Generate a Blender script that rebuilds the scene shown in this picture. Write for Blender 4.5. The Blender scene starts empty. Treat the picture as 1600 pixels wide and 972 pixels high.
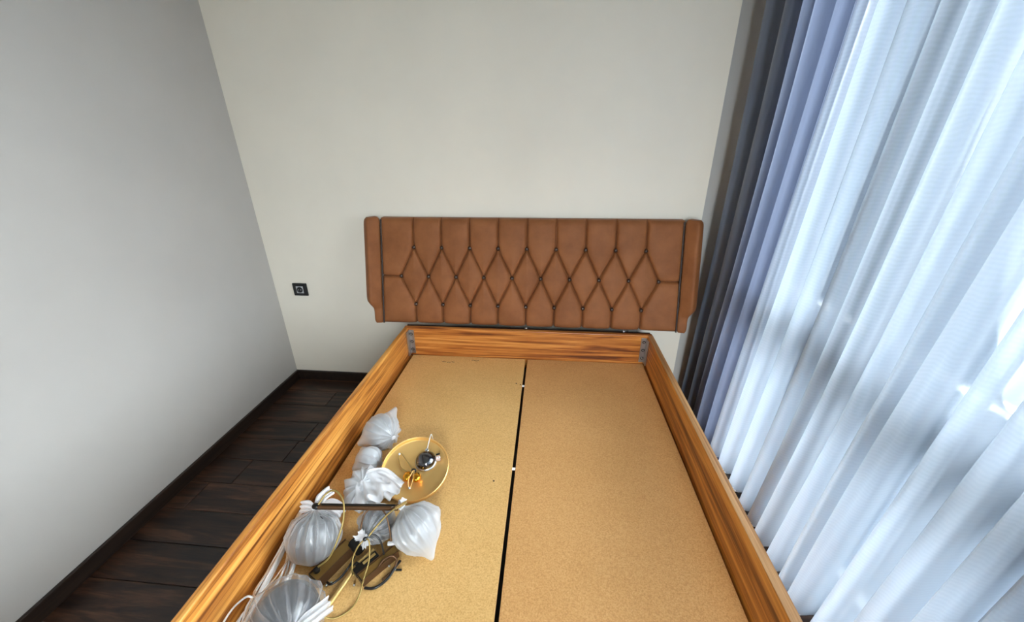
import bpy, bmesh, math, random
import numpy as np
from mathutils import Vector, Matrix, noise

scene = bpy.context.scene
C = scene.collection

# ------------------------------------------------------------------ camera
cam_d = bpy.data.cameras.new('camera'); cam = bpy.data.objects.new('camera', cam_d); C.objects.link(cam)
yaw, pitch, roll = 0.0961, 0.4113, -0.00815
fw = Vector((-math.sin(yaw) * math.cos(pitch), math.cos(yaw) * math.cos(pitch), -math.sin(pitch)))
r0 = Vector((math.cos(yaw), math.sin(yaw), 0)); u0 = r0.cross(fw)
rr = r0 * math.cos(roll) + u0 * math.sin(roll); uu = u0 * math.cos(roll) - r0 * math.sin(roll)
cam.matrix_world = Matrix(((rr.x, uu.x, -fw.x, 0.9685), (rr.y, uu.y, -fw.y, -2.1), (rr.z, uu.z, -fw.z, 1.4665), (0, 0, 0, 1)))
cam_d.sensor_fit = 'HORIZONTAL'; cam_d.sensor_width = 36.0; cam_d.lens = 604.84 / 1600 * 36.0
cam_d.clip_start = 0.02; cam_d.clip_end = 500
scene.camera = cam

# ------------------------------------------------------------------ overcast sky, exposure
SKY_STRENGTH = 32.0
world = bpy.data.worlds.new('overcast_sky'); scene.world = world; world.use_nodes = True
nt = world.node_tree; nt.nodes.clear()
wo = nt.nodes.new('ShaderNodeOutputWorld'); bg = nt.nodes.new('ShaderNodeBackground')
tc = nt.nodes.new('ShaderNodeTexCoord'); sp = nt.nodes.new('ShaderNodeSeparateXYZ')
rp = nt.nodes.new('ShaderNodeValToRGB')
rp.color_ramp.elements[0].position = 0.0; rp.color_ramp.elements[0].color = (0.345, 0.37, 0.40, 1)
rp.color_ramp.elements[1].position = 0.9; rp.color_ramp.elements[1].color = (0.96, 0.98, 1.0, 1)
nt.links.new(tc.outputs['Generated'], sp.inputs[0]); nt.links.new(sp.outputs['Z'], rp.inputs[0])
nt.links.new(rp.outputs[0], bg.inputs[0]); bg.inputs[1].default_value = SKY_STRENGTH
nt.links.new(bg.outputs[0], wo.inputs[0])
vs = scene.view_settings
vs.view_transform = 'Standard'; vs.look = 'None'; vs.gamma = 1.0; vs.exposure = 1.16
vs.use_curve_mapping = False
scene.display_settings.display_device = 'sRGB'
scene.cycles.max_bounces = 14; scene.cycles.diffuse_bounces = 8; scene.cycles.transparent_max_bounces = 24
scene.cycles.caustics_reflective = False; scene.cycles.caustics_refractive = False
pd = bpy.data.lights.new('window_portal', 'AREA'); pd.shape = 'RECTANGLE'; pd.size = 3.3; pd.size_y = 2.4
pd.cycles.is_portal = True
po = bpy.data.objects.new('window_portal', pd); C.objects.link(po)
po.location = (2.02, -1.975, 1.23)
po.rotation_euler = (math.radians(90), 0, math.radians(90))   # faces into the room

pd2 = pd.copy(); pd2.size = 0.72; pd2.size_y = 2.2; pd2.cycles.is_portal = True  # portal for the added fill window behind the camera
po2 = bpy.data.objects.new('window_portal', pd2); C.objects.link(po2)
po2.location = (1.49, -4.06, 1.40); po2.rotation_euler = (math.radians(90), 0, 0)

# ------------------------------------------------------------------ materials
def mat(name):
    m = bpy.data.materials.new(name); m.use_nodes = True
    return m, m.node_tree, m.node_tree.nodes['Principled BSDF']

def plain(name, col, rough=0.5, metal=0.0, spec=0.5):
    m, t, b = mat(name)
    b.inputs['Base Color'].default_value = (*col, 1); b.inputs['Roughness'].default_value = rough
    b.inputs['Metallic'].default_value = metal; b.inputs['Specular IOR Level'].default_value = spec
    return m

def coords(t, scale=(1, 1, 1), rnd=False):
    tc = t.nodes.new('ShaderNodeTexCoord'); mp = t.nodes.new('ShaderNodeMapping')
    mp.inputs['Scale'].default_value = scale
    if rnd:
        oi = t.nodes.new('ShaderNodeObjectInfo'); mu = t.nodes.new('ShaderNodeMath'); mu.operation = 'MULTIPLY'
        mu.inputs[1].default_value = 37.0; t.links.new(oi.outputs['Random'], mu.inputs[0])
        va = t.nodes.new('ShaderNodeVectorMath'); va.operation = 'ADD'
        t.links.new(tc.outputs['Object'], va.inputs[0]); t.links.new(mu.outputs[0], va.inputs[1])
        t.links.new(va.outputs[0], mp.inputs[0])
    else:
        t.links.new(tc.outputs['Object'], mp.inputs[0])
    return mp.outputs[0]

def ramp(t, src, stops):
    r = t.nodes.new('ShaderNodeValToRGB'); e = r.color_ramp.elements
    while len(e) < len(stops): e.new(0.5)
    for k, (p, c) in enumerate(stops): e[k].position = p; e[k].color = (*c, 1)
    t.links.new(src, r.inputs[0]); return r.outputs[0]

def nz(t, vec, scale, detail=4, rough=0.6, dist=0.0):
    n = t.nodes.new('ShaderNodeTexNoise'); n.inputs['Scale'].default_value = scale
    n.inputs['Detail'].default_value = detail; n.inputs['Roughness'].default_value = rough
    n.inputs['Distortion'].default_value = dist
    t.links.new(vec, n.inputs['Vector']); return n.outputs['Fac']

def bump(t, b, src, strength, dist=0.002):
    bp = t.nodes.new('ShaderNodeBump'); bp.inputs['Strength'].default_value = strength
    bp.inputs['Distance'].default_value = dist
    t.links.new(src, bp.inputs['Height']); t.links.new(bp.outputs[0], b.inputs['Normal'])

def mixc(t, a, b_, f, mode='MIX'):
    m = t.nodes.new('ShaderNodeMix'); m.data_type = 'RGBA'; m.blend_type = mode
    if isinstance(f, float): m.inputs[0].default_value = f
    else: t.links.new(f, m.inputs[0])
    for s, i in ((a, 6), (b_, 7)):
        if isinstance(s, tuple): m.inputs[i].default_value = (*s, 1)
        else: t.links.new(s, m.inputs[i])
    return m.outputs[2]

def wood(name, stops, axis, rough=0.35, freq=26.0, stretch=0.06, rnd=False, bmp=0.15, vary=0.0):
    m, t, b = mat(name)
    sc = [1.0, 1.0, 1.0]; sc[axis] = stretch
    v = coords(t, tuple(sc), rnd)
    big = nz(t, v, freq, 3, 0.55, 1.2); fine = nz(t, v, freq * 7, 4, 0.65, 0.3)
    ad = t.nodes.new('ShaderNodeMath'); ad.operation = 'MULTIPLY_ADD'
    t.links.new(fine, ad.inputs[0]); ad.inputs[1].default_value = 0.35; t.links.new(big, ad.inputs[2])
    sb = t.nodes.new('ShaderNodeMath'); sb.operation = 'SUBTRACT'; sb.inputs[1].default_value = 0.175
    t.links.new(ad.outputs[0], sb.inputs[0])
    col = ramp(t, sb.outputs[0], stops)
    if vary:
        oi = t.nodes.new('ShaderNodeObjectInfo')
        tone = ramp(t, oi.outputs['Random'], [(0, (1 - vary,) * 3), (1, (1 + vary * 0.6,) * 3)])
        col = mixc(t, col, tone, 1.0, 'MULTIPLY')
    t.links.new(col, b.inputs['Base Color']); b.inputs['Roughness'].default_value = rough
    bump(t, b, sb.outputs[0], bmp)
    return m

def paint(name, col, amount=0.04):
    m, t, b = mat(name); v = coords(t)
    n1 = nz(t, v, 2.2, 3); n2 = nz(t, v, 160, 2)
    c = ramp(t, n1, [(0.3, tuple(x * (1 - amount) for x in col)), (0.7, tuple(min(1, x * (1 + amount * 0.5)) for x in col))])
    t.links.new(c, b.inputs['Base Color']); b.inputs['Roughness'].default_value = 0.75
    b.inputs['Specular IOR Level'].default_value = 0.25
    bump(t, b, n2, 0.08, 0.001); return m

M = {}
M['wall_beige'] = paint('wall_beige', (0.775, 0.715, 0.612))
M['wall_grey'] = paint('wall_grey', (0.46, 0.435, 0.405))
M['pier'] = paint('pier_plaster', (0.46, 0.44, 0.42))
M['ceiling'] = paint('ceiling_white', (0.75, 0.75, 0.73))
M['skirting'] = wood('skirting_wenge', [(0.35, (0.010, 0.006, 0.005)), (0.65, (0.026, 0.015, 0.010))], 1, 0.4, 30)
M['floor'] = wood('floor_wenge', [(0.32, (0.008, 0.0035, 0.0022)), (0.5, (0.032, 0.0135, 0.0075)), (0.68, (0.088, 0.040, 0.021))], 0, 0.38, 22, 0.10, True, 0.25, 0.35)
M['subfloor'] = plain('subfloor', (0.01, 0.008, 0.007), 0.8)
rail_stops = [(0.30, (0.15, 0.042, 0.009)), (0.43, (0.36, 0.125, 0.022)), (0.55, (0.62, 0.26, 0.05)), (0.72, (0.82, 0.41, 0.10))]
M['rail_y'] = wood('walnut_side', rail_stops, 1, 0.32, 30, 0.035, False, 0.08)
M['rail_x'] = wood('walnut_head', [(0.32, (0.10, 0.024, 0.006)), (0.44, (0.30, 0.085, 0.016)), (0.56, (0.52, 0.19, 0.038)), (0.74, (0.72, 0.33, 0.085))], 0, 0.32, 34, 0.03, False, 0.08)
M['edge_y'] = wood('walnut_edge', [(0.3, (0.30, 0.13, 0.045)), (0.7, (0.62, 0.36, 0.16))], 1, 0.32, 60, 0.02, False, 0.05)

def chipboard(name, tint):
    m, t, b = mat(name); v = coords(t)
    n1 = nz(t, v, 260, 3, 0.7); n2 = nz(t, v, 3.0, 3); n3 = nz(t, v, 900, 2)
    c1 = ramp(t, n1, [(0.30, (0.58, 0.32, 0.105)), (0.5, (0.76, 0.46, 0.165)), (0.72, (0.86, 0.58, 0.25))])
    c2 = ramp(t, n2, [(0.3, tuple(x * y for x, y in zip(tint, (0.92, 0.89, 0.84)))), (0.7, tint)])
    t.links.new(mixc(t, c1, c2, 1.0, 'MULTIPLY'), b.inputs['Base Color'])
    b.inputs['Roughness'].default_value = 0.55; bump(t, b, n3, 0.12, 0.001); return m
M['board'] = chipboard('particle_board', (1.0, 1.0, 1.0)); M['board_red'] = chipboard('particle_board_reddish', (0.90, 0.80, 0.80))

def velvet():
    m, t, b = mat('taupe_velvet'); v = coords(t)
    n = nz(t, v, 9, 4, 0.6); n2 = nz(t, v, 500, 2)
    c = ramp(t, n, [(0.3, (0.200, 0.068, 0.022)), (0.7, (0.275, 0.102, 0.036))])
    t.links.new(c, b.inputs['Base Color']); b.inputs['Roughness'].default_value = 0.62
    b.inputs['Specular IOR Level'].default_value = 0.2; b.inputs['Sheen Weight'].default_value = 0.08; b.inputs['Sheen Roughness'].default_value = 0.4
    b.inputs['Sheen Tint'].default_value = (0.85, 0.66, 0.52, 1)
    bump(t, b, n2, 0.1, 0.0006); return m
M['velvet'] = velvet()
M['piping'] = plain('dark_piping', (0.030, 0.016, 0.010), 0.6)
M['button'] = plain('dark_button', (0.045, 0.022, 0.013), 0.32)
M['zinc'] = plain('zinc_steel', (0.52, 0.54, 0.57), 0.32, 1.0)
M['black_steel'] = plain('black_steel', (0.012, 0.011, 0.010), 0.35, 0.4)
M['black_plastic'] = plain('black_plastic', (0.010, 0.010, 0.011), 0.3)
M['grey_plastic'] = plain('grey_plastic', (0.45, 0.45, 0.46), 0.4)
M['white_plastic'] = plain('white_plastic', (0.80, 0.80, 0.81), 0.35)
M['pvc'] = plain('window_pvc', (0.78, 0.79, 0.80), 0.35)
M['white_cable'] = plain('white_cable', (0.78, 0.77, 0.75), 0.38)
M['beige_wire'] = plain('beige_wire', (0.50, 0.36, 0.25), 0.4)
M['brass'] = plain('aged_brass', (0.52, 0.34, 0.12), 0.42, 0.55)
M['brass_dark'] = plain('dark_brass', (0.13, 0.065, 0.03), 0.34, 0.6)
M['brass_plate'] = plain('tarnished_brass', (0.26, 0.145, 0.035), 0.45, 0.45)
M['brass_cord'] = plain('brass_cord', (0.34, 0.24, 0.075), 0.4, 0.5)
M['gold'] = plain('gold_metal', (0.96, 0.61, 0.22), 0.36, 0.72)
M['amber'] = plain('amber_gold', (0.90, 0.42, 0.04), 0.18, 1.0)
M['black_chrome'] = plain('black_chrome', (0.16, 0.16, 0.17), 0.10, 1.0)
M['pink_plastic'] = plain('pink_terminal', (0.72, 0.52, 0.46), 0.4)
M['ink'] = plain('ink', (0.05, 0.035, 0.02), 0.7)
M['smoke_glass'] = plain('smoked_globe', (0.07, 0.07, 0.075), 0.12, 0.1)
M['grey_globe'] = plain('grey_globe', (0.09, 0.09, 0.095), 0.18, 0.4)
M['ground'] = paint('outdoor_ground', (0.07, 0.075, 0.07))

def film(name, col, transp, gloss, trl=0.35, rough=0.28, edge=0.15):
    m = bpy.data.materials.new(name); m.use_nodes = True; t = m.node_tree; t.nodes.clear()
    o = t.nodes.new('ShaderNodeOutputMaterial'); df = t.nodes.new('ShaderNodeBsdfDiffuse'); tl = t.nodes.new('ShaderNodeBsdfTranslucent')
    tr = t.nodes.new('ShaderNodeBsdfTransparent'); gl = t.nodes.new('ShaderNodeBsdfGlossy'); gl.inputs['Roughness'].default_value = rough
    df.inputs[0].default_value = (*col, 1); tl.inputs[0].default_value = (*col, 1)
    a = t.nodes.new('ShaderNodeMixShader'); a.inputs[0].default_value = trl
    t.links.new(df.outputs[0], a.inputs[1]); t.links.new(tl.outputs[0], a.inputs[2])
    lw = t.nodes.new('ShaderNodeLayerWeight'); lw.inputs[0].default_value = 0.35
    mr = t.nodes.new('ShaderNodeMapRange'); mr.inputs['To Min'].default_value = transp; mr.inputs['To Max'].default_value = transp * edge
    t.links.new(lw.outputs['Facing'], mr.inputs['Value'])
    b2 = t.nodes.new('ShaderNodeMixShader'); t.links.new(mr.outputs[0], b2.inputs[0])
    t.links.new(a.outputs[0], b2.inputs[1]); t.links.new(tr.outputs[0], b2.inputs[2])
    c = t.nodes.new('ShaderNodeMixShader'); c.inputs[0].default_value = gloss
    t.links.new(b2.outputs[0], c.inputs[1]); t.links.new(gl.outputs[0], c.inputs[2])
    t.links.new(c.outputs[0], o.inputs[0]); return m
M['bag'] = film('white_plastic_film', (0.86, 0.87, 0.89), 0.80, 0.05, edge=0.25)
M['bag_mid'] = film('white_plastic_film_mid', (0.86, 0.87, 0.89), 0.48, 0.05)
M['bag_dense'] = film('white_plastic_film_dense', (0.84, 0.86, 0.89), 0.16, 0.05)
M['bag_thick'] = film('white_plastic_gather', (0.88, 0.88, 0.90), 0.08, 0.06)
M['clear_bag'] = film('clear_plastic_film', (0.85, 0.86, 0.88), 0.95, 0.06, 0.3, 0.16, edge=0.6)
M['clear_gather'] = film('clear_plastic_gather', (0.88, 0.88, 0.90), 0.30, 0.10)

def glass():
    m = bpy.data.materials.new('window_glass'); m.use_nodes = True; t = m.node_tree; t.nodes.clear()
    o = t.nodes.new('ShaderNodeOutputMaterial'); tr = t.nodes.new('ShaderNodeBsdfTransparent'); gl = t.nodes.new('ShaderNodeBsdfGlossy')
    tr.inputs[0].default_value = (0.94, 0.97, 0.97, 1); gl.inputs['Roughness'].default_value = 0.02
    fr = t.nodes.new('ShaderNodeFresnel'); fr.inputs[0].default_value = 1.45
    mx = t.nodes.new('ShaderNodeMixShader'); t.links.new(fr.outputs[0], mx.inputs[0])
    t.links.new(tr.outputs[0], mx.inputs[1]); t.links.new(gl.outputs[0], mx.inputs[2]); t.links.new(mx.outputs[0], o.inputs[0]); return m
M['glass'] = glass()

def sheer():
    m = bpy.data.materials.new('sheer_voile'); m.use_nodes = True; t = m.node_tree; t.nodes.clear()
    o = t.nodes.new('ShaderNodeOutputMaterial')
    df = t.nodes.new('ShaderNodeBsdfDiffuse'); tl = t.nodes.new('ShaderNodeBsdfTranslucent'); tr = t.nodes.new('ShaderNodeBsdfTransparent')
    df.inputs[0].default_value = (0.70, 0.745, 0.80, 1); tl.inputs[0].default_value = (0.225, 0.265, 0.32, 1)
    a = t.nodes.new('ShaderNodeMixShader'); a.inputs[0].default_value = 0.62
    t.links.new(df.outputs[0], a.inputs[1]); t.links.new(tl.outputs[0], a.inputs[2])
    lw = t.nodes.new('ShaderNodeLayerWeight'); lw.inputs[0].default_value = 0.5
    mr = t.nodes.new('ShaderNodeMapRange'); mr.inputs['To Min'].default_value = 0.0; mr.inputs['To Max'].default_value = 0.56
    iv = t.nodes.new('ShaderNodeMath'); iv.operation = 'SUBTRACT'; iv.inputs[0].default_value = 1.0; t.links.new(lw.outputs['Facing'], iv.inputs[1])
    pw2 = t.nodes.new('ShaderNodeMath'); pw2.operation = 'POWER'; pw2.inputs[1].default_value = 2.0; t.links.new(iv.outputs[0], pw2.inputs[0])
    t.links.new(pw2.outputs[0], mr.inputs['Value'])
    v = coords(t, (1, 1, 0.55))
    w = t.nodes.new('ShaderNodeTexWave'); w.wave_type = 'BANDS'; w.bands_direction = 'Z'
    w.inputs['Scale'].default_value = 55; w.inputs['Distortion'].default_value = 9; w.inputs['Detail'].default_value = 2; w.inputs['Detail Scale'].default_value = 0.35
    t.links.new(v, w.inputs['Vector'])
    ms = t.nodes.new('ShaderNodeMath'); ms.operation = 'MULTIPLY_ADD'; ms.inputs[1].default_value = 0.03; ms.inputs[2].default_value = -0.015
    t.links.new(w.outputs['Fac'], ms.inputs[0])
    ad = t.nodes.new('ShaderNodeMath'); ad.operation = 'ADD'; ad.use_clamp = True
    t.links.new(mr.outputs[0], ad.inputs[0]); t.links.new(ms.outputs[0], ad.inputs[1])
    b2 = t.nodes.new('ShaderNodeMixShader'); t.links.new(ad.outputs[0], b2.inputs[0])
    t.links.new(a.outputs[0], b2.inputs[1]); t.links.new(tr.outputs[0], b2.inputs[2])
    t.links.new(b2.outputs[0], o.inputs[0]); return m
M['sheer'] = sheer()

def drape():
    m = bpy.data.materials.new('slate_satin'); m.use_nodes = True; t = m.node_tree; b = t.nodes['Principled BSDF']
    o = t.nodes['Material Output']; v = coords(t, (6, 6, 1)); n = nz(t, v, 5, 4)
    c = ramp(t, n, [(0.3, (0.125, 0.150, 0.215)), (0.7, (0.165, 0.195, 0.265))])
    t.links.new(c, b.inputs['Base Color']); b.inputs['Roughness'].default_value = 0.45
    b.inputs['Sheen Weight'].default_value = 0.3
    tl = t.nodes.new('ShaderNodeBsdfTranslucent'); tl.inputs[0].default_value = (0.20, 0.24, 0.36, 1)
    mx = t.nodes.new('ShaderNodeMixShader'); mx.inputs[0].default_value = 0.18
    t.links.new(b.outputs[0], mx.inputs[1]); t.links.new(tl.outputs[0], mx.inputs[2]); t.links.new(mx.outputs[0], o.inputs[0]); return m
M['drape'] = drape()

# ------------------------------------------------------------------ mesh helpers
class MB:
    """collects world-space geometry for one mesh"""
    def __init__(s): s.v = []; s.f = []
    def add(s, vs_, fs):
        n = len(s.v); s.v.extend([tuple(p) for p in vs_]); s.f.extend([tuple(i + n for i in q) for q in fs]); return s
    def box(s, x0, x1, y0, y1, z0, z1):
        return s.add([(x0, y0, z0), (x1, y0, z0), (x1, y1, z0), (x0, y1, z0), (x0, y0, z1), (x1, y0, z1), (x1, y1, z1), (x0, y1, z1)],
                     [(0, 3, 2, 1), (4, 5, 6, 7), (0, 1, 5, 4), (1, 2, 6, 5), (2, 3, 7, 6), (3, 0, 4, 7)])
    def bar(s, a, b, w, h, up=(0, 0, 1), a2=None):
        a = Vector(a); b = Vector(b); d = (b - a).normalized(); sd = d.cross(Vector(up)).normalized(); u = sd.cross(d)
        vs_ = []
        for p in (a, b):
            for i, j in ((-1, -1), (1, -1), (1, 1), (-1, 1)): vs_.append(p + sd * (i * w / 2) + u * (j * h / 2))
        return s.add(vs_, [(0, 1, 2, 3), (7, 6, 5, 4), (0, 4, 5, 1), (1, 5, 6, 2), (2, 6, 7, 3), (3, 7, 4, 0)])
    def grid(s, P, wrap=False, flip=False):
        nu, nv = len(P), len(P[0]); vs_ = [p for row in P for p in row]; fs = []
        for i in range(nu - 1):
            for j in range(nv if wrap else nv - 1):
                q = (i * nv + j, i * nv + (j + 1) % nv, (i + 1) * nv + (j + 1) % nv, (i + 1) * nv + j)
                fs.append(q[::-1] if flip else q)
        return s.add(vs_, fs)
    def cap(s, ring, flip=False):
        return s.add(ring, [tuple(range(len(ring)))[::-1] if flip else tuple(range(len(ring)))])
    def tube(s, pts, r, seg=8, closed=False, smooth=6, caps=True):
        P = spline(pts, smooth, closed) if smooth else [Vector(p) for p in pts]
        n = len(P); up = Vector((0.31, 0.22, 0.92)); rings = []
        for i in range(n):
            a = P[i - 1] if (i or closed) else P[0]; b = P[(i + 1) % n] if (i < n - 1 or closed) else P[-1]
            d = (b - a)
            d = d.normalized() if d.length > 1e-9 else Vector((1, 0, 0))
            sd = d.cross(up)
            if sd.length < 1e-4: sd = d.cross(Vector((1, 0, 0)))
            sd.normalize(); up = sd.cross(d).normalized()
            R = r(i / (n - 1)) if callable(r) else r
            rings.append([P[i] + sd * (R * math.cos(2 * math.pi * k / seg)) + up * (R * math.sin(2 * math.pi * k / seg)) for k in range(seg)])
        if closed: rings.append(rings[0])
        s.grid(rings, True)
        if caps and not closed: s.cap(rings[0], True); s.cap(rings[-1])
        return s
    def lathe(s, prof, seg, mtx):
        rings = [[mtx @ Vector((r * math.cos(2 * math.pi * k / seg), r * math.sin(2 * math.pi * k / seg), z)) for k in range(seg)] for r, z in prof]
        return s.grid(rings, True)
    def ball(s, c, r, seg=24, squash=(1, 1, 1)):
        c = Vector(c); n = seg // 2
        rings = []
        for i in range(n + 1):
            th = math.pi * min(max(i / n, 0.004), 0.996)
            rings.append([c + Vector((r * squash[0] * math.sin(th) * math.cos(2 * math.pi * k / seg), r * squash[1] * math.sin(th) * math.sin(2 * math.pi * k / seg), -r * squash[2] * math.cos(th))) for k in range(seg)])
        s.grid(rings, True); s.cap(rings[0], True); s.cap(rings[-1]); return s
    def build(s, name, m, parent=None, off=None, smooth=None, bevel=0, segs=2):
        o3 = Vector(off) if off else (root_off(parent) if parent else Vector((0, 0, 0)))
        me = bpy.data.meshes.new(name); me.from_pydata([(p[0] - o3.x, p[1] - o3.y, p[2] - o3.z) for p in s.v], [], s.f)
        bm = bmesh.new(); bm.from_mesh(me)
        if bevel:
            bmesh.ops.recalc_face_normals(bm, faces=bm.faces)
            bmesh.ops.bevel(bm, geom=[e for e in bm.edges if len(e.link_faces) == 2 and e.calc_face_angle(0) > 0.6], offset=bevel, segments=segs, affect='EDGES', profile=0.5)
        bmesh.ops.recalc_face_normals(bm, faces=bm.faces)
        bm.to_mesh(me); bm.free()
        if smooth:
            me.polygons.foreach_set('use_smooth', [True] * len(me.polygons))
            if smooth is not True: me.set_sharp_from_angle(angle=smooth)
        me.materials.append(M[m] if isinstance(m, str) else m)
        o = bpy.data.objects.new(name, me); C.objects.link(o)
        if parent: o.parent = parent
        elif off: o.location = off
        return o

def root_off(o):
    p = Vector((0, 0, 0))
    while o: p += o.location; o = o.parent
    return p

def spline(pts, k, closed=False):
    P = [Vector(p) for p in pts]; n = len(P); out = []
    for i in range(n if closed else n - 1):
        g = (lambda j: P[j % n]) if closed else (lambda j: P[min(max(j, 0), n - 1)])
        a, b, c, d = g(i - 1), g(i), g(i + 1), g(i + 2)
        for q in range(k):
            t = q / k
            out.append(0.5 * ((2 * b) + (c - a) * t + (2 * a - 5 * b + 4 * c - d) * t * t + (3 * b - a - 3 * c + d) * t ** 3))
    if not closed: out.append(P[-1])
    return out

def tag(o, label, cat, group=None):
    o['label'] = label; o['category'] = cat
    if group: o['group'] = group
    return o
def thing(name, loc, label, cat, group=None):
    o = bpy.data.objects.new(name, None); C.objects.link(o); o.location = loc; o.empty_display_size = 0.05
    return tag(o, label, cat, group)
def struct(o, label):
    o['kind'] = 'structure'; o['label'] = label; return o
def inst(src, parent, loc):
    o = src.copy(); C.objects.link(o); o.parent = parent; o.location = loc; return o

# ------------------------------------------------------------------ the room
XL, XR, XP, YB, ZC = -0.70, 1.95, 1.753, -4.0, 2.65
struct(MB().box(XL - 0.12, XP, 0, 0.16, 0, ZC).build('wall_back', 'wall_beige'), 'plain warm beige wall behind the bed')
struct(MB().box(XP, XR + 0.12, 0.05, 0.16, 0, ZC).build('wall_pier', 'pier'), 'narrow set-back grey wall strip beside the dark curtain')
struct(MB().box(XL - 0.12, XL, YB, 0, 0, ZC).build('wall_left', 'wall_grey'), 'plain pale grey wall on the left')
FX0, FX1, FZ0, FZ1 = 1.13, 1.85, 0.30, 2.50  # opening for an added, unseen window that brightens the room from behind the camera
wf = MB().box(XL - 0.12, FX0, YB - 0.12, YB, 0, ZC).box(FX1, XR + 0.12, YB - 0.12, YB, 0, ZC).box(FX0, FX1, YB - 0.12, YB, 0, FZ0).box(FX0, FX1, YB - 0.12, YB, FZ1, ZC)
w2 = struct(MB().box(FX0, FX0 + 0.06, YB - 0.09, YB - 0.02, FZ0, FZ1).box(FX1 - 0.06, FX1, YB - 0.09, YB - 0.02, FZ0, FZ1).box(FX0 + 0.06, FX1 - 0.06, YB - 0.09, YB - 0.02, FZ0, FZ0 + 0.06)
            .box(FX0 + 0.06, FX1 - 0.06, YB - 0.09, YB - 0.02, FZ1 - 0.06, FZ1).build('added_fill_window', 'pvc'), 'added unseen window opposite the headboard, brightening the room')
MB().box(FX0 + 0.06, FX1 - 0.06, YB - 0.058, YB - 0.052, FZ0 + 0.06, FZ1 - 0.06).build('pane', 'glass', w2)
struct(wf.build('wall_front', 'wall_beige'), 'plain wall opposite the headboard')
struct(MB().box(XL - 0.12, XR + 0.12, YB - 0.12, 0.16, ZC, ZC + 0.1).build('ceiling', 'ceiling'), 'plain white ceiling')
WY0, WY1, WZ0, WZ1 = -0.30, -3.65, 0.06, 2.42
wr = MB()
wr.box(XR, XR + 0.12, WY0, 0.05, 0, ZC); wr.box(XR, XR + 0.12, YB, WY1, 0, ZC)
wr.box(XR, XR + 0.12, WY1, WY0, WZ1, ZC); wr.box(XR, XR + 0.12, WY1, WY0, 0, WZ0)
struct(wr.build('wall_right', 'wall_grey'), 'window wall hidden behind the curtains')

flo = struct(MB().box(XL - 0.12, XR + 0.12, YB - 0.12, 0.16, -0.1, -0.008).build('floor', 'subfloor'), 'dark brown plank laminate floor')
random.seed(4)
pw = 0.149; rows = [0.0] + [-0.136 - pw * k for k in range(27)]
rows = [y for y in rows if y > YB] + [YB]
known = {3: None}
plank_cache = {}
def plank(x0, x1, y1, y0):
    L, W = round(x1 - x0, 3), round(y0 - y1, 3)
    if L < 0.02 or W < 0.01: return
    key = (L, W)
    if key not in plank_cache:
        g = 0.0012
        plank_cache[key] = MB().box(-L / 2 + g, L / 2 - g, -W / 2 + g, W / 2 - g, -0.008, 0.0).build('plank', 'floor', bevel=0.0014, segs=1)
        o = plank_cache[key]; o.parent = flo
    else:
        o = plank_cache[key].copy(); C.objects.link(o)
    o.location = ((x0 + x1) / 2, (y0 + y1) / 2, 0)
for r in range(len(rows) - 1):
    y0, y1 = rows[r], rows[r + 1]
    j = {4: -0.333, 5: -0.487, 6: -0.594, 7: 0.1, 8: 0.32}.get(r, XL + random.uniform(0.25, 1.15))
    xs = [j + 1.2 * k for k in range(-2, 4)]
    xs = [XL] + [x for x in xs if XL + 0.03 < x < XR - 0.03] + [XR]
    for a, b in zip(xs[:-1], xs[1:]): plank(a, b, y1, y0)

struct(MB().box(XL, XL + 0.014, YB, 0, 0, 0.068).build('baseboard_left', 'skirting', bevel=0.004), 'dark brown skirting along the left wall')
struct(MB().box(XL + 0.014, XP, -0.014, 0, 0, 0.068).build('baseboard_back', 'skirting', bevel=0.004), 'dark brown skirting along the back wall')

# window: frame, mullions, transoms, panes
win = struct(MB().box(XR + 0.02, XR + 0.09, WY1, WY1 + 0.06, WZ0, WZ1).box(XR + 0.02, XR + 0.09, WY0 - 0.06, WY0, WZ0, WZ1)
             .box(XR + 0.02, XR + 0.09, WY1 + 0.06, WY0 - 0.06, WZ1 - 0.06, WZ1).box(XR + 0.02, XR + 0.09, WY1 + 0.06, WY0 - 0.06, WZ0, WZ0 + 0.07)
             .build('window_1', 'pvc'), 'tall white framed window behind the sheer curtain')
mul = [-0.955, -1.66, -2.36, -3.02]
for y in mul: MB().box(XR + 0.015, XR + 0.095, y - 0.045, y + 0.045, WZ0 + 0.07, WZ1 - 0.06).build('mullion', 'pvc', win, bevel=0.004)
ys = [WY0 - 0.06] + mul + [WY1 + 0.06]
for k in range(len(ys) - 1):
    a = ys[k] - (0.045 if k else 0); b = ys[k + 1] + (0.045 if k < len(ys) - 2 else 0)
    MB().box(XR + 0.02, XR + 0.09, b, a, 0.83, 0.905).build('transom', 'pvc', win, bevel=0.004)
    for z0, z1 in ((WZ0 + 0.07, 0.83), (0.905, WZ1 - 0.06)):
        MB().box(XR + 0.050, XR + 0.056, b, a, z0, z1).build('pane', 'glass', win)
struct(MB().box(-80, 90, -80, 70, -6.2, -6.0).build('ground', 'ground'), 'dark ground far below outside the window')  # ground colour set dark so the outside seen through the sheer stays dim

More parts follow.
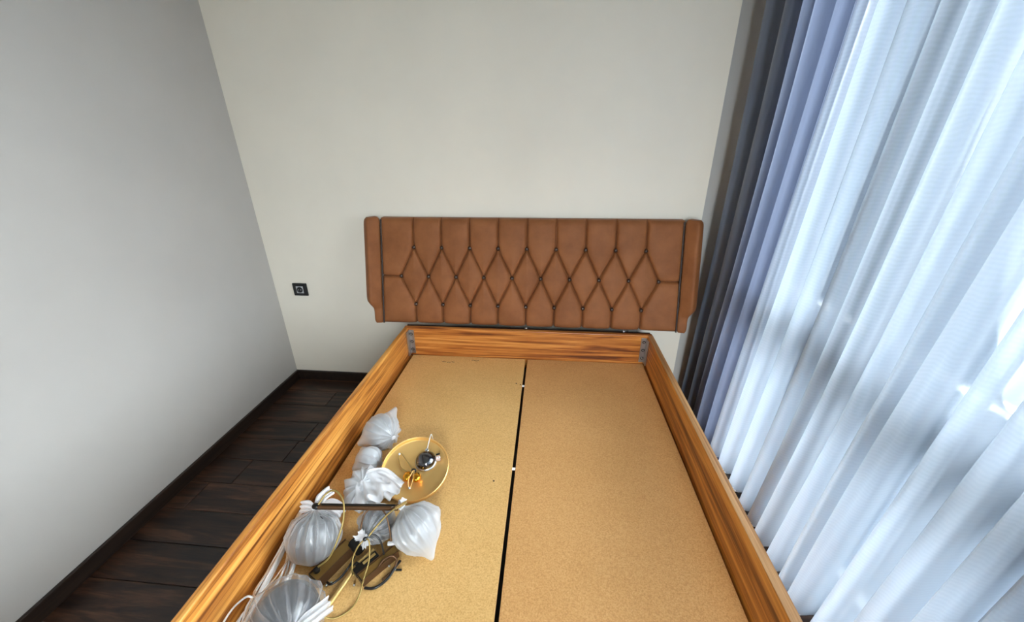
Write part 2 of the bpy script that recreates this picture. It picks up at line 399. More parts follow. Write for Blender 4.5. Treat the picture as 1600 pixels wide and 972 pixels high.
# ------------------------------------------------------------------ curtains
def yend(z): return -0.576 - (z - 0.13) / 1.68 * 0.149     # where the dark curtain ends and the sheer begins
def pleats(name, widths, y_start, y_stop, x0, amps, over, z0, z1, m, seed, nz_=26, sub=18, hem=0.006, flare=0.25):
    random.seed(seed)
    tot = sum(widths); th_rows = []
    offs = [random.uniform(-0.5, 0.5) for _ in widths]
    rows_ = []
    for i in range(nz_ + 1):
        tz = i / nz_; z = z0 + (z1 - z0) * tz
        ya, yb = y_start(z), y_stop(z); row = []; acc = 0
        for k, w in enumerate(widths):
            a = amps[k] * (1 + flare * (1 - tz) ** 2 + 0.10 * math.sin(3.1 * z + 5 * offs[k]))
            for q in range(sub if k < len(widths) - 1 else sub + 1):
                th = 2 * math.pi * q / sub
                s_ = th / (2 * math.pi) + over * math.sin(2 * th) + 0.03 * offs[k] * math.sin(th + 1.5 * z)
                y = ya + (yb - ya) * ((acc + w * s_) / tot)
                x = x0 - a * math.cos(th) + 0.006 * math.sin(7 * y + 2.3 * z + offs[k])
                row.append(Vector((x, y, z + (hem * math.cos(th) if i == 0 else 0))))
            acc += w
        rows_.append(row)
    mb = MB(); mb.grid(rows_); return mb, rows_

dw = [0.20, 0.15, 0.11, 0.17, 0.10, 0.07]
mb, _ = pleats('dark', dw, lambda z: -0.10 + 0.05 * max(0, 1 - z / 0.9), yend, 1.842, [0.036, 0.034, 0.030, 0.040, 0.030, 0.026], 0.05, 0.03, 2.60, 'drape', 3)
o = mb.build('blackout_curtain', 'drape', off=(1.84, -0.35, 0.03), smooth=True)
tag(o, 'dark slate-blue satin curtain gathered at the corner beside the headboard', 'curtain')
random.seed(11)
sw = [random.choice([0.055, 0.07, 0.085, 0.10]) for _ in range(36)]
sc_ = root = thing('sheer_curtain', (1.83, -1.6, 0.075), 'sheer white pleated curtain letting daylight through', 'curtain')
mb, rws = pleats('sheer', sw, lambda z: yend(z) + 0.005, lambda z: -3.40, 1.835, [random.uniform(0.034, 0.052) for _ in sw], 0.135, 0.075, 2.60, 'sheer', 5, nz_=28, sub=22, hem=0.004, flare=0.30)
mb.build('panel', 'sheer', sc_, smooth=True)
hm = MB(); hm.grid([[p + Vector((-0.0012, 0, 0)) for p in rws[0]], [p + Vector((-0.0012, 0, 0.016)) for p in [Vector((q.x, q.y, rws[0][i].z)) for i, q in enumerate(rws[0])]]])
hm.build('hem', film('sheer_hem', (0.88, 0.88, 0.90), 0.10, 0.02), sc_, smooth=True)

# ------------------------------------------------------------------ power outlet
ox, oz = -0.533, 0.650
t = thing('power_outlet', (ox, 0, oz), 'black square power outlet on the beige wall left of the headboard', 'outlet')
MB().box(ox - 0.045, ox + 0.045, -0.011, 0, oz - 0.040, oz + 0.040).build('cover_plate', 'black_plastic', t, bevel=0.004)
rt = Matrix.Translation((ox, -0.011, oz)) @ Matrix.Rotation(math.radians(90), 4, 'X')
fr = MB().box(ox - 0.022, ox + 0.022, -0.0135, -0.010, oz - 0.022, oz + 0.022)
fr.build('socket_frame', 'grey_plastic', t, bevel=0.001)
MB().lathe([(0.0195, 0.0045), (0.0195, 0.002), (0.0150, 0.0035), (0.0001, 0.0030)], 24, rt).build('socket_well', 'black_plastic', t, smooth=0.6)
for sx in (-0.0075, 0.0075):
    MB().lathe([(0.0028, 0.003), (0.0028, 0.0045), (0.0001, 0.0045)], 10, rt @ Matrix.Translation((sx, 0, 0))).build('contact', 'zinc', t)

# ------------------------------------------------------------------ bed
RZ, DZ = 0.527, 0.356
YH, YF = -0.225, -2.25
bed = thing('bed', (0.86, -1.2, 0), 'wooden bed frame with tufted brown headboard, without a mattress', 'bed')
def rail(x0, x1, y0, y1, name='side_rail', m='rail_y'):
    return MB().box(x0, x1, y0, y1, 0.03, RZ).build(name, m, bed, bevel=0.005, segs=3)
rl = rail(0.182, 0.205, YF, YH); rrr = rail(1.506, 1.532, YF, YH)
MB().box(1.5066, 1.5314, YF + 0.003, YH - 0.003, RZ - 0.0005, RZ + 0.0008).build('edge_band', 'edge_y', rrr)
MB().box(0.182, 1.532, YH, YH + 0.024, 0.03, RZ).build('head_rail', 'rail_x', bed, bevel=0.004, segs=3)
MB().box(0.205, 1.506, YF, YF + 0.024, 0.03, RZ).build('foot_rail', 'rail_x', bed, bevel=0.004, segs=3)
for i, (x0, x1) in enumerate(((0.2190, 0.8600), (0.8725, 1.4990))):
    MB().box(x0, x1, YF + 0.03, YH - 0.005, DZ - 0.018, DZ).build('deck_board', ('board', 'board_red')[i], bed, bevel=0.0012, segs=1)
MB().box(0.83, 0.90, YF + 0.03, YH - 0.004, 0.25, 0.30).build('centre_beam', 'black_steel', bed)
for x, y in ((0.8665, -0.482), (0.8665, -1.018), (0.8665, -1.554), (0.8665, -2.05)):
    MB().tube([(x - 0.007, y, DZ - 0.006), (x + 0.007, y, DZ - 0.006)], 0.0052, 8, smooth=0).build('joint_pin', 'white_plastic', bed)
# pen scribbles and nail holes on the left board
random.seed(8)
for (mx, my, ln) in ((0.405, -0.293, 0.022), (0.432, -0.297, 0.020), (0.457, -0.291, 0.016), (0.565, -0.268, 0.040)):
    P = [(mx + ln * k / 5, my + random.uniform(-0.004, 0.004), DZ + 0.0006) for k in range(6)]
    MB().tube(P, 0.0011, 5).build('pen_mark', 'ink', bed)
for (mx, my) in ((0.83, -0.47), (0.80, -1.085), (0.852, -0.478)):
    MB().lathe([(0.0035, 0), (0.0035, 0.0008), (0.0001, 0.0008)], 8, Matrix.Translation((mx, my, DZ))).build('nail_hole', 'ink', bed)

def bracket(x0, x1, xs, name='corner_bracket'):
    b = MB().box(x0, x1, YH - 0.004, YH, 0.366, 0.512).box(xs - 0.0035, xs + 0.0035, YH - 0.042, YH, 0.366, 0.512).build(name, 'zinc', bed, bevel=0.001, segs=1)
    cx = (x0 + x1) / 2
    for z in (0.392, 0.440, 0.488):
        mm = Matrix.Translation((cx, YH - 0.004, z)) @ Matrix.Rotation(math.radians(90), 4, 'X')
        MB().lathe([(0.0085, 0), (0.0085, 0.0006), (0.0001, 0.0006)], 14, mm).build('slot', 'black_steel', b)
        MB().lathe([(0.0048, 0.0006), (0.0045, 0.003), (0.0001, 0.0036)], 12, mm).build('screw', 'zinc', b, smooth=0.7)
bracket(0.2055, 0.236, 0.209); bracket(1.475, 1.5055, 1.502)

# headboard --------------------------------------------------------
def hy(z): return -0.065 - (1.07 - z) * 0.2056
HZ0, HZ1 = 0.530, 1.0963
def seam(z, side):
    t_ = (z - 0.524) / (1.0963 - 0.524)
    return 0.0465 + 0.0145 * t_ if side < 0 else 1.6658 - 0.0127 * t_
bxm, bsp = 0.8562, 0.1541
bt = [(bxm + (i - 4) * bsp, 0.9453) for i in range(9)]
bmid = [(bxm + (i - 4.5) * bsp, 0.7905) for i in range(10)]
bbo = [(bxm + (i - 4) * bsp, 0.6375) for i in range(9)]
segs_ = [((x, z), (x, HZ1 + 0.05)) for x, z in bt] + [((x, z), (x, HZ0 - 0.05)) for x, z in bbo]
for i in range(9):
    segs_ += [(bt[i], bmid[i]), (bt[i], bmid[i + 1]), (bbo[i], bmid[i]), (bbo[i], bmid[i + 1])]
segs_ += [(bmid[0], (0.0, 0.7905)), (bmid[9], (1.72, 0.7905))]
nx, nzv = 640, 226
U, V = np.meshgrid(np.linspace(0, 1, nx + 1), np.linspace(0, 1, nzv + 1), indexing='xy')
Zg = HZ0 + (HZ1 - HZ0) * V
tt = (Zg - 0.524) / (1.0963 - 0.524)
Xa = 0.0465 + 0.0145 * tt; Xb = 1.6658 - 0.0127 * tt
Xg = Xa + (Xb - Xa) * U
dist = np.full(Xg.shape, 1.0)
for (ax, az), (bx_, bz_) in segs_:
    dx, dz = bx_ - ax, bz_ - az; L2 = dx * dx + dz * dz
    t_ = np.clip(((Xg - ax) * dx + (Zg - az) * dz) / L2, 0, 1)
    dist = np.minimum(dist, np.hypot(Xg - ax - t_ * dx, Zg - az - t_ * dz))
bd = np.full(Xg.shape, 1.0)
for x, z in bt + bmid + bbo: bd = np.minimum(bd, np.hypot(Xg - x, Zg - z))
H = 0.015 * (1 - np.exp(-(dist / 0.0045) ** 1.4)) + 0.013 * (1 - np.exp(-dist / 0.022))
H = H - 0.009 * np.exp(-(bd / 0.016) ** 2)
ed = np.minimum(np.minimum(Zg - HZ0, HZ1 - Zg), np.minimum(Xg - Xa, Xb - Xg) * 1.4)
H = H - 0.022 * np.exp(-np.clip(ed, 0, None) / 0.011)
Yg = -0.065 - (1.07 - Zg) * 0.2056 + 0.012 - H
front = [[(Xg[i, j], Yg[i, j], Zg[i, j]) for j in range(nx + 1)] for i in range(nzv + 1)]
pm = MB().grid(front)
b_ = lambda p: (p[0], hy(p[2]) + 0.048, p[2])
ring = front[0] + [r_[-1] for r_ in front[1:-1]] + front[-1][::-1] + [r_[0] for r_ in front[-2:0:-1]]
back = [b_(p) for p in ring]
pm.grid([ring, back], True); pm.add(back, [tuple(range(len(back)))])
head = pm.build('headboard', 'velvet', bed, smooth=0.9)
head['label'] = 'brown velvet headboard with deep diamond button tufting and side wings'

btn = None
for x, z in bt + bmid + bbo:
    loc = Vector((x, hy(z) + 0.012 - 0.0095, z)) - root_off(bed)
    if btn is None:
        nrm = Matrix.Rotation(math.radians(90) - math.atan(0.2056) * 0, 4, 'X')
        btn = MB().lathe([(0.0001, 0.0085), (0.0052, 0.0078), (0.0090, 0.0050), (0.0108, 0.0010), (0.0104, -0.006)], 16, nrm).build('button', 'button', smooth=True)
        btn.parent = head; btn.location = loc
    else: inst(btn, head, loc)
def wing(side):
    rings = []; N = 60; z0, z1 = 0.528, 1.104
    for i in range(N + 1):
        t_ = i / N; z = z0 + (z1 - z0) * t_
        k = 1 / (1 + math.exp(-(z - 0.632) / 0.011))
        fwd = 0.014 + 0.046 * k; wout = 0.047 + 0.004 * k
        e = min(z - z0, z1 - z); rd = 1 - 0.30 * math.exp(-max(e, 0) / 0.009)
        xs = seam(z, side); yf = hy(z)
        S = Vector((xs - side * 0.004, yf - 0.006)); E = Vector((xs + side * wout, yf - fwd))
        d = (E - S); Ln = d.length; d.normalize(); nr = Vector((d.y, -d.x)) * (1 if side > 0 else -1)
        if nr.y > 0: nr = -nr
        th = 0.044 + 0.012 * k
        ctr = S + d * (Ln / 2) - nr * (th / 2 - 0.002)
        ring_ = []
        for q in range(28):
            a = 2 * math.pi * q / 28; c_, s_ = math.cos(a), math.sin(a); p_ = 0.42
            u_ = math.copysign(abs(c_) ** p_, c_) * (Ln / 2) * rd; v_ = math.copysign(abs(s_) ** p_, s_) * (th / 2) * rd
            w_ = ctr + d * u_ + nr * v_
            ring_.append(Vector((w_.x, min(w_.y, -0.004), z)))
        rings.append(ring_)
    m_ = MB().grid(rings, True); m_.cap(rings[0], True); m_.cap(rings[-1])
    w = m_.build('wing', 'velvet', head, smooth=1.0)
    MB().tube([(seam(z, side) - side * 0.007, hy(z) - 0.010, z) for z in np.linspace(HZ0 + 0.002, HZ1 - 0.004, 12)], 0.0048, 8, smooth=2).build('piping', 'piping', head, smooth=True)
    return w
wing(-1); wing(1)
# black board putting in the dark shade of the gap below the headboard, and the bolts
MB().box(0.188, 1.526, -0.199, -0.181, 0.05, 0.524).build('gap_shade_board', 'black_plastic', bed, bevel=0.001)
for x in (0.862, 1.386):
    MB().ball((x, -0.199, 0.5335), 0.006, 12, (1.6, 0.8, 0.7)).build('bolt', 'zinc', bed, smooth=True)

# ------------------------------------------------------------------ bagged lamp globes lying on the bed board
def frame_from(k):
    k = Vector(k).normalized(); a = k.cross(Vector((0.13, 0.21, 0.97)))
    if a.length < 0.05: a = k.cross(Vector((1, 0, 0)))
    a.normalize(); return a, k.cross(a), k
FLOORZ = DZ + 0.0012
def bagged(label, c, R, kdir, pl=15, seed=0, film_='bag', gather='bag_thick', globe='smoke_glass', flare=(0.42, 0.40), tails=(), neck=1.18, loose=1.05, corners=()):
    rnd = random.Random(seed)
    c = Vector(c); a, b, k = frame_from(kdir)
    root = thing('bagged_globe', (c.x, c.y, DZ), label, 'lamp globe', 'lamp globes tied up in thin plastic bags')
    g = MB().ball(c, R * 0.93, 32)
    g.build('globe', globe, root, smooth=True)
    prof = []
    for i in range(15): 
        th = math.radians(6 + 124 * i / 14); prof.append((math.sin(th) * loose, -math.cos(th) * loose))
    r1, h1 = prof[-1]
    for i in range(1, 9):
        q = i / 8; prof.append((r1 * (1 - q) ** 1.35 + 0.10 * q, h1 + (neck - h1) * (q ** 0.8)))
    phs = [rnd.uniform(0, 6.28) for _ in range(4)]; seg = 168
    def ringat(r, h, amp, wob=0):
        out = []
        for j in range(seg):
            f = 2 * math.pi * j / seg
            s = (1 - abs(math.sin(pl * f / 2 + phs[0] + 0.5 * math.sin(2 * f + phs[1])))) ** 1.7
            s2 = math.sin((pl * 0.6 // 1) * f + phs[2])
            rad = R * r * (1 + amp * (s - 0.36) + amp * 0.35 * s2)
            p = c + (a * math.cos(f) + b * math.sin(f)) * rad + k * (R * h + R * wob * math.sin(3 * f + phs[3]))
            nn = noise.noise(p * 38 + Vector((seed * 3.1, 0, 0))) * 0.05 * R + noise.noise(p * 90) * 0.02 * R
            dirv = (p - c)
            if dirv.length > 1e-6: p = p + dirv.normalized() * nn
            for cd in corners:
                cv = Vector(cd); w = max(0.0, (p - c).normalized().dot(cv.normalized())) ** 26
                p = p + cv * (w * R)
            if p.z < FLOORZ: p.z = FLOORZ
            out.append(p)
        return out
    rings = []
    for i, (r, h) in enumerate(prof):
        t_ = max(0, (h + 0.75) / (neck + 0.75)); rings.append(ringat(r, h, 0.02 + 0.26 * t_ ** 1.5))
    m_ = MB().grid(rings, True); m_.cap(rings[0], True)
    m_.build('plastic_bag', film_, root, smooth=True)
    kn = [ringat(0.105 + 0.03 * math.sin(math.pi * q / 4), neck - 0.03 + 0.10 * q / 4, 0.25) for q in range(5)]
    m2 = MB().grid(kn, True); m2.cap(kn[0], True); m2.cap(kn[-1]); m2.build('knot', gather, root, smooth=True)
    if flare:
        fl = [ringat(0.11 + flare[0] * (q / 6) ** 1.3, neck + 0.05 + flare[1] * q / 6, 0.22 + 0.10 * q / 6, 0.16 * q / 6) for q in range(7)]
        MB().grid(fl, True).build('bag_mouth', gather, root, smooth=True)
    for pts, w in tails: ribbon(pts, w, seed + 3).build('bag_tail', gather, root, smooth=True)
    return root
def ribbon(pts, w, seed, n=9):
    P = spline(pts, 7); rows_ = []
    for i, p in enumerate(P):
        t_ = i / (len(P) - 1)
        d = (P[min(i + 1, len(P) - 1)] - P[max(i - 1, 0)]).normalized(); sd = d.cross(Vector((0.15, -0.55, 0.82))).normalized(); up = sd.cross(d)
        ww = w(t_) if callable(w) else w * (0.35 + 0.65 * min(1, t_ * 2.2))
        row = []
        for j in range(n * 2 + 1):
            s = j / n - 1
            q = p + sd * (s * ww) + up * (ww * 0.22 * math.sin(s * 9 + seed) * (0.4 + t_) + ww * 0.3 * noise.noise(p * 60 + Vector((s * 2, seed, 0))))
            if q.z < FLOORZ: q.z = FLOORZ
            row.append(q)
        rows_.append(row)
    return MB().grid(rows_)

bagged('white bagged globe nearest the headboard, its pointed corner up, against the gold plate', (0.336, -0.945, DZ + 0.066), 0.066, (0.62, -0.35, 0.10), 16, 1, 'bag_mid', flare=None, neck=1.12, corners=((0.16, 0.62, 0.25), (-0.35, -0.25, -0.1)))
bagged('smallest white bagged globe squeezed beside the left edge of the gold plate', (0.338, -1.073, DZ + 0.045), 0.045, (0.9, -0.1, -0.1), 12, 2, 'bag_dense', flare=None, neck=1.12, loose=1.08, corners=((-0.22, 0.2, 0.1), (-0.2, -0.25, 0.0)))
def skirt(t_): return 0.022 + 0.058 * t_ ** 0.8
bagged('crumpled white bagged globe with a spread skirt, just below the gold plate', (0.392, -1.212, DZ + 0.063), 0.063, (0.18, -0.40, 0.85), 14, 3, 'bag_dense', flare=None, neck=1.06, loose=1.08,
       tails=(([(0.402, -1.215, 0.482), (0.428, -1.245, 0.474), (0.452, -1.272, 0.468), (0.464, -1.290, 0.464)], skirt), ([(0.402, -1.21, 0.482), (0.450, -1.205, 0.462), (0.500, -1.215, 0.42)], 0.035)))
bagged('white bagged globe with knotted top and two bag ears, beside the left bed rail', (0.319, -1.392, DZ + 0.069), 0.069, (-0.06, 0.50, 0.78), 19, 4, flare=None, neck=1.10,
       tails=(([(0.312, -1.350, 0.487), (0.322, -1.325, 0.505), (0.335, -1.295, 0.505)], 0.016), ([(0.311, -1.350, 0.487), (0.285, -1.347, 0.490), (0.264, -1.347, 0.484)], 0.017),
              ([(0.318, -1.346, 0.482), (0.345, -1.330, 0.470), (0.372, -1.330, 0.440)], 0.026)))
bagged('rightmost white bagged globe, knotted at its left, with a pointed lower corner', (0.607, -1.338, DZ + 0.066), 0.066, (-0.62, 0.35, 0.62), 17, 5, 'bag_mid', flare=(0.2, 0.15), neck=1.10, corners=((0.27, -0.27, -0.15), (0.16, 0.10, 0.1)))
bagged('small white bagged globe under the brass rod, between two larger bags', (0.478, -1.322, DZ + 0.052), 0.052, (-0.15, -0.85, 0.25), 15, 6, flare=(0.36, 0.22), neck=1.10)
bagged('large grey globe in a clear bag at the near edge of the photo', (0.375, -1.600, DZ + 0.080), 0.080, (0.55, -0.55, 0.34), 19, 7, 'clear_bag', 'clear_gather', 'grey_globe', flare=(0.30, 0.25), neck=1.12,
       tails=(([(0.432, -1.640, 0.475), (0.452, -1.615, 0.470), (0.475, -1.572, 0.455)], 0.017),))

# ------------------------------------------------------------------ gold ceiling plate
pc = Vector((0.523, -1.100, 0.4030)); pn = Vector((0.04, -0.30, 0.95)).normalized()
pt_ = Matrix.Translation(pc) @ pn.to_track_quat('Z', 'Y').to_matrix().to_4x4()
pl_root = thing('ceiling_plate', (pc.x, pc.y, DZ), 'round gold ceiling lamp plate with loose wires, lying face down', 'lamp part')
pl_root['label'] = 'round gold lamp plate with upturned rim holding a black dome and wires'
MB().lathe([(0.0001, 0.0), (0.108, 0.0), (0.1125, 0.0030), (0.114, 0.015), (0.1165, 0.0165), (0.1185, 0.015), (0.1180, 0.0), (0.1150, -0.0045), (0.0001, -0.005)], 72, pt_).build('pan', 'gold', pl_root, smooth=0.7)
def onp(x, y, z): return pt_ @ Vector((x, y, z))
def dm(x, y, z): return pt_ @ Matrix.Translation((x, y, z))
ax_x = (pt_.to_3x3() @ Vector((1, 0, 0)))
if ax_x.x < 0.5: pass
def pw_(wx, wy, h):   # a point over the plate, by offsets along the room axes
    base = Vector((pc.x + wx, pc.y + wy, 0)); zz = pc.z - (pn.x * wx + pn.y * wy) / pn.z
    return Vector((base.x, base.y, zz)) + pn * h
d0 = pw_(0.030, 0.030, 0.0)
Mx = Matrix.Translation(d0) @ pn.to_track_quat('Z', 'Y').to_matrix().to_4x4() @ Matrix.Scale(1.13, 4)
MB().lathe([(0.0330, 0.0005), (0.0345, 0.0035), (0.0330, 0.0060), (0.0310, 0.0075)], 32, Mx).build('dome_rim', 'zinc', pl_root, smooth=0.7)
MB().lathe([(0.0315, 0.005), (0.0300, 0.0130), (0.0240, 0.0215), (0.0150, 0.0270), (0.0060, 0.0292), (0.0001, 0.0295)], 32, Mx).build('dome', 'black_chrome', pl_root, smooth=True)
MB().lathe([(0.0055, 0.001), (0.0075, 0.004), (0.0055, 0.008), (0.0030, 0.008), (0.0030, 0.001)], 14, Matrix.Translation(pw_(0.026, 0.064, 0.010)) @ pn.to_track_quat('Z', 'Y').to_matrix().to_4x4()).build('cord_ring', 'zinc', pl_root, smooth=True)
MB().tube([pw_(0.026, 0.066, 0.014), pw_(0.029, 0.092, 0.030), pw_(0.029, 0.122, 0.022), (0.545, -0.955, 0.372), (0.525, -0.925, DZ + 0.003), (0.515, -0.905, DZ + 0.003)], 0.0016, 6).build('cord', 'white_cable', pl_root, smooth=True)
MB().bar(pw_(0.064, 0.040, 0.008), pw_(0.080, 0.044, 0.008), 0.016, 0.012, pn).build('terminal_block', 'pink_plastic', pl_root, bevel=0.002)
MB().bar(pw_(0.062, 0.053, 0.010), pw_(0.076, 0.058, 0.012), 0.005, 0.005, pn).build('terminal_lead', 'black_plastic', pl_root, bevel=0.001)
for q in ((0.070, 0.041), (0.078, 0.043)): MB().ball(pw_(q[0], q[1], 0.0145), 0.0032, 10).build('terminal_screw', 'white_plastic', pl_root, smooth=True)
MB().tube([pw_(-0.006, -0.008, 0.004), pw_(-0.030, 0.016, 0.010), pw_(-0.058, 0.040, 0.010), pw_(-0.070, 0.044, 0.008), pw_(-0.070, 0.030, 0.006), pw_(-0.050, -0.002, 0.005), pw_(-0.020, -0.016, 0.005), pw_(-0.004, -0.014, 0.004)], 0.0021, 7).build('wire_loop', 'brass', pl_root, smooth=True)
MB().ball(pw_(-0.071, 0.043, 0.010), 0.0042, 12).build('wire_bead', 'white_plastic', pl_root, smooth=True)
for q in ((-0.018, -0.032), (0.015, -0.032)):
    MB().ball(pw_(q[0], q[1], 0.011), 0.0150, 20, (1, 1.3, 0.8)).build('amber_knob', 'amber', pl_root, smooth=True)
MB().tube([pw_(-0.002, -0.012, 0.016), pw_(-0.008, -0.045, 0.020), pw_(-0.004, -0.066, 0.012), pw_(0.003, -0.066, 0.012), pw_(0.006, -0.045, 0.020), pw_(0.001, -0.012, 0.016)], 0.0018, 7).build('wire_loop', 'gold', pl_root, smooth=True)
MB().ball(pw_(0.000, -0.068, 0.010), 0.0045, 12).build('wire_bead', 'white_plastic', pl_root, smooth=True)
MB().ball(pw_(-0.002, -0.009, 0.010), 0.0075, 12, (1.3, 0.8, 1)).build('wire_clamp', 'black_plastic', pl_root, smooth=True)

# ------------------------------------------------------------------ dismantled brass lamp pieces
def root_at(name, x, y, label, cat='lamp part', group='pieces of the dismantled brass lamp'):
    return thing(name, (x, y, DZ), label, cat, group)
# long dark rod lying across the bags
t = root_at('dark_brass_bar', 0.43, -1.34, 'long dark brass bar lying across the bagged globes')
A_, B_ = Vector((0.322, -1.350, 0.497)), Vector((0.552, -1.318, 0.478))
MB().bar(A_, B_, 0.015, 0.013).build('arm_bar', 'brass_dark', t, bevel=0.003)
MB().bar(A_ + Vector((0.012, 0.0015, 0.0082)), B_ + Vector((-0.01, 0, 0.0082)), 0.005, 0.003).build('arm_ridge', 'black_steel', t, bevel=0.001)
MB().ball(A_ + Vector((-0.004, 0, 0)), 0.0095, 14, (1.4, 1, 1)).build('arm_end', 'black_steel', t, smooth=True)
MB().bar(B_ - Vector((0.006, 0.01, -0.008)), B_ + Vector((0.020, 0.012, 0.010)), 0.008, 0.006).build('arm_clip', 'brass', t, bevel=0.001)
MB().tube([(0.325, -1.349, 0.504), (0.340, -1.325, 0.522), (0.366, -1.318, 0.528), (0.398, -1.340, 0.513), (0.408, -1.375, 0.475), (0.400, -1.415, 0.435), (0.386, -1.438, 0.408), (0.364, -1.458, 0.398)], 0.0027, 8).build('supply_cord', 'brass_cord', t, smooth=True)
MB().tube([(0.556, -1.317, 0.487), (0.530, -1.345, 0.482), (0.508, -1.372, 0.468), (0.490, -1.395, 0.452)], 0.0024, 8).build('supply_cord', 'brass_cord', t, smooth=True)

# left channel bracket
def channel(root, a, b, w, h, m='brass_plate'):
    a = Vector(a); b = Vector(b); d = (b - a).normalized(); sd = Vector((d.y, -d.x, 0)).normalized()
    MB().bar(a + Vector((0, 0, h / 2)), b + Vector((0, 0, h / 2)), w - 0.005, 0.0025).build('channel_web', m, root, bevel=0.0006)
    for s in (-1, 1):
        MB().bar(a + sd * (s * w / 2), b + sd * (s * w / 2), 0.0028, h + 0.008).build('channel_flange', 'brass_dark', root, bevel=0.0006)
    MB().bar(a - d * 0.001 + Vector((0, 0, 0.001)), a + d * 0.0015 + Vector((0, 0, 0.001)), w, h + 0.003).build('end_cap', 'black_steel', root, bevel=0.0006)
t = root_at('lamp_bracket', 0.37, -1.42, 'wide brass channel bracket beside the bagged globe with ears')
channel(t, (0.360, -1.480, 0.372), (0.412, -1.374, 0.374), 0.038, 0.024)
MB().lathe([(0.0085, 0), (0.0085, 0.008), (0.005, 0.010), (0.0001, 0.010)], 14, Matrix.Translation((0.361, -1.462, 0.3865))).build('fixing_nut', 'black_steel', t, smooth=0.6)
MB().tube([(0.392, -1.474, 0.362), (0.408, -1.480, 0.366), (0.427, -1.462, 0.370), (0.437, -1.430, 0.372), (0.436, -1.402, 0.368)], 0.0032, 8).build('lead', 'black_plastic', t, smooth=True)
for p in ((0.352, -1.490, 0.3625), (0.394, -1.482, 0.3620), (0.404, -1.474, 0.3620)): MB().ball(p, 0.0035, 10).build('screw', 'zinc', t, smooth=True)
# brass rod
t = root_at('lamp_rod', 0.45, -1.47, 'slim bright brass rod pointing from the clear-bagged globe to the pile')
MB().tube([(0.423, -1.552, 0.3650), (0.4560, -1.432, 0.372)], 0.0078, 12, smooth=0).build('rod_tube', 'brass', t, smooth=0.8)
MB().tube([(0.4585, -1.4255, 0.3725), (0.4880, -1.3825, 0.3765)], 0.0072, 12, smooth=0).build('rod_tube', 'brass', t, smooth=0.8)
MB().tube([(0.4555, -1.434, 0.372), (0.4590, -1.424, 0.3725)], 0.0095, 12, smooth=0).build('rod_collar', 'black_steel', t, smooth=0.8)
# right channel bracket
t = root_at('lamp_bracket', 0.52, -1.41, 'narrow brass channel bracket with dark leads, left of the rightmost bag')
channel(t, (0.484, -1.466, 0.370), (0.552, -1.377, 0.372), 0.026, 0.018)
MB().bar((0.462, -1.452, 0.372), (0.505, -1.396, 0.376), 0.020, 0.022).build('driver_box', 'black_steel', t, bevel=0.002)
MB().bar((0.478, -1.430, 0.3845), (0.501, -1.400, 0.3865), 0.008, 0.003).build('driver_strip', 'brass', t, bevel=0.0005)
MB().tube([(0.500, -1.478, 0.360), (0.530, -1.476, 0.362), (0.555, -1.452, 0.365), (0.566, -1.420, 0.368), (0.572, -1.400, 0.364)], 0.0036, 8).build('lead', 'black_plastic', t, smooth=True)
MB().tube([(0.520, -1.440, 0.376), (0.532, -1.418, 0.388), (0.552, -1.402, 0.386), (0.566, -1.408, 0.376), (0.560, -1.430, 0.366), (0.540, -1.455, 0.362)], 0.0030, 8).build('lead', 'brass_dark', t, smooth=True)
MB().bar((0.566, -1.424, 0.3600), (0.584, -1.422, 0.3600), 0.005, 0.005).build('plug', 'black_plastic', t, bevel=0.001)
for p in ((0.469, -1.474, 0.3615), (0.565, -1.424, 0.3625), (0.545, -1.416, 0.3620)): MB().ball(p, 0.0036, 10).build('screw', 'zinc', t, smooth=True)
# lamp socket with cords in the middle of the pile
t = root_at('lamp_socket', 0.47, -1.40, 'dark lamp socket with looping brass cords in the middle of the pile')
MB().tube([(0.452, -1.392, 0.384), (0.420, -1.372, 0.384)], 0.016, 16, smooth=0).build('socket_cup', 'black_steel', t, smooth=0.8)
MB().ball((0.478, -1.398, 0.442), 0.006, 12).build('cord_knot', 'black_plastic', t, smooth=True)
MB().tube([(0.478, -1.398, 0.442), (0.463, -1.412, 0.430), (0.452, -1.430, 0.405), (0.457, -1.452, 0.385), (0.468, -1.466, 0.390)], 0.0022, 8).build('supply_cord', 'brass_cord', t, smooth=True)
MB().tube([(0.478, -1.398, 0.442), (0.492, -1.402, 0.440), (0.499, -1.430, 0.405), (0.497, -1.465, 0.384), (0.497, -1.505, 0.366), (0.485, -1.535, 0.360), (0.455, -1.556, 0.360), (0.430, -1.560, 0.372)], 0.0021, 8).build('supply_cord', 'brass_cord', t, smooth=True)
MB().tube([(0.452, -1.372, 0.440), (0.455, -1.340, 0.468), (0.478, -1.325, 0.478), (0.510, -1.332, 0.478), (0.530, -1.352, 0.452), (0.542, -1.376, 0.410)], 0.0025, 8).build('supply_cord', 'brass_dark', t, smooth=True)
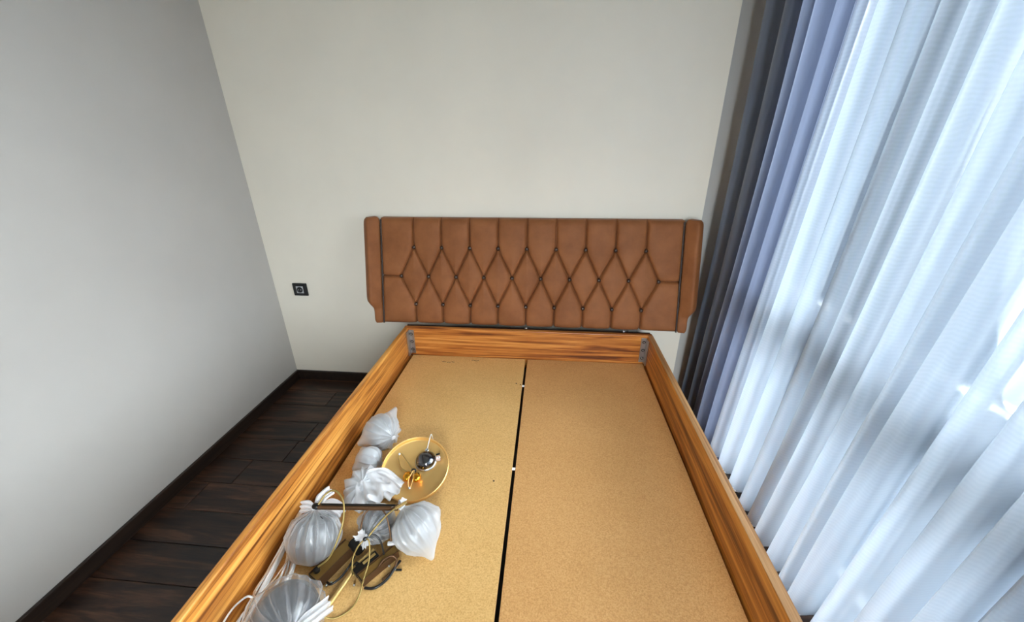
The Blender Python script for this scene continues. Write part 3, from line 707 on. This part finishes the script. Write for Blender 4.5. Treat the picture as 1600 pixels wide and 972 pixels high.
MB().tube([(0.478, -1.398, 0.442), (0.500, -1.385, 0.445), (0.520, -1.392, 0.425), (0.528, -1.402, 0.39)], 0.0026, 8).build('lead', 'black_plastic', t, smooth=True)
MB().bar((0.528, -1.374, 0.395), (0.552, -1.368, 0.395), 0.011, 0.010).build('connector', 'white_plastic', t, bevel=0.003)

# ------------------------------------------------------------------ coiled white cable along the left rail
t = thing('cable_coil', (0.26, -1.47, DZ), 'loosely coiled white electric cable along the left bed rail', 'cable')
random.seed(21)
pts = []
for k in range(7):
    o1, o2 = random.uniform(-0.012, 0.012), random.uniform(-0.014, 0.014); w_ = random.uniform(0.3, 1.0); zb = 0.362 + 0.004 * k
    pts += [(0.240 + o2, -1.640 + 0.014 * k, zb), (0.224 + 0.018 * w_, -1.53 + o2, zb + 0.004), (0.222 + 0.012 * w_, -1.43 + o1, zb + 0.012), (0.226 + 0.5 * abs(o1), -1.372 + 0.009 * k, zb + 0.040),
            (0.236 + o2 * 0.2, -1.352 + 0.010 * k, zb + 0.046), (0.239 + 0.006 * w_, -1.385 + o1 * 0.5, zb + 0.030), (0.252 + 0.034 * w_, -1.44 + o2, zb + 0.010), (0.258 + 0.038 * w_, -1.52, zb + 0.002), (0.262 + o1, -1.62, zb)]
MB().tube(pts, 0.0033, 7, smooth=6).build('cable', 'white_cable', t, smooth=True)
MB().tube([(0.230, -1.43, 0.395), (0.228, -1.49, 0.392), (0.232, -1.535, 0.395), (0.252, -1.54, 0.398), (0.268, -1.49, 0.402), (0.276, -1.43, 0.412), (0.268, -1.39, 0.42), (0.262, -1.42, 0.415)], 0.0021, 7).build('lead', 'beige_wire', t, smooth=True)
MB().tube([(0.236, -1.545, 0.392), (0.225, -1.552, 0.405), (0.222, -1.60, 0.42), (0.224, -1.68, 0.40), (0.23, -1.78, 0.362)], 0.0026, 7).build('cable', 'white_cable', t, smooth=True)
MB().tube([(0.236, -1.53, 0.395), (0.240, -1.575, 0.385), (0.262, -1.625, 0.37), (0.275, -1.68, 0.360)], 0.0026, 7).build('lead', 'beige_wire', t, smooth=True)
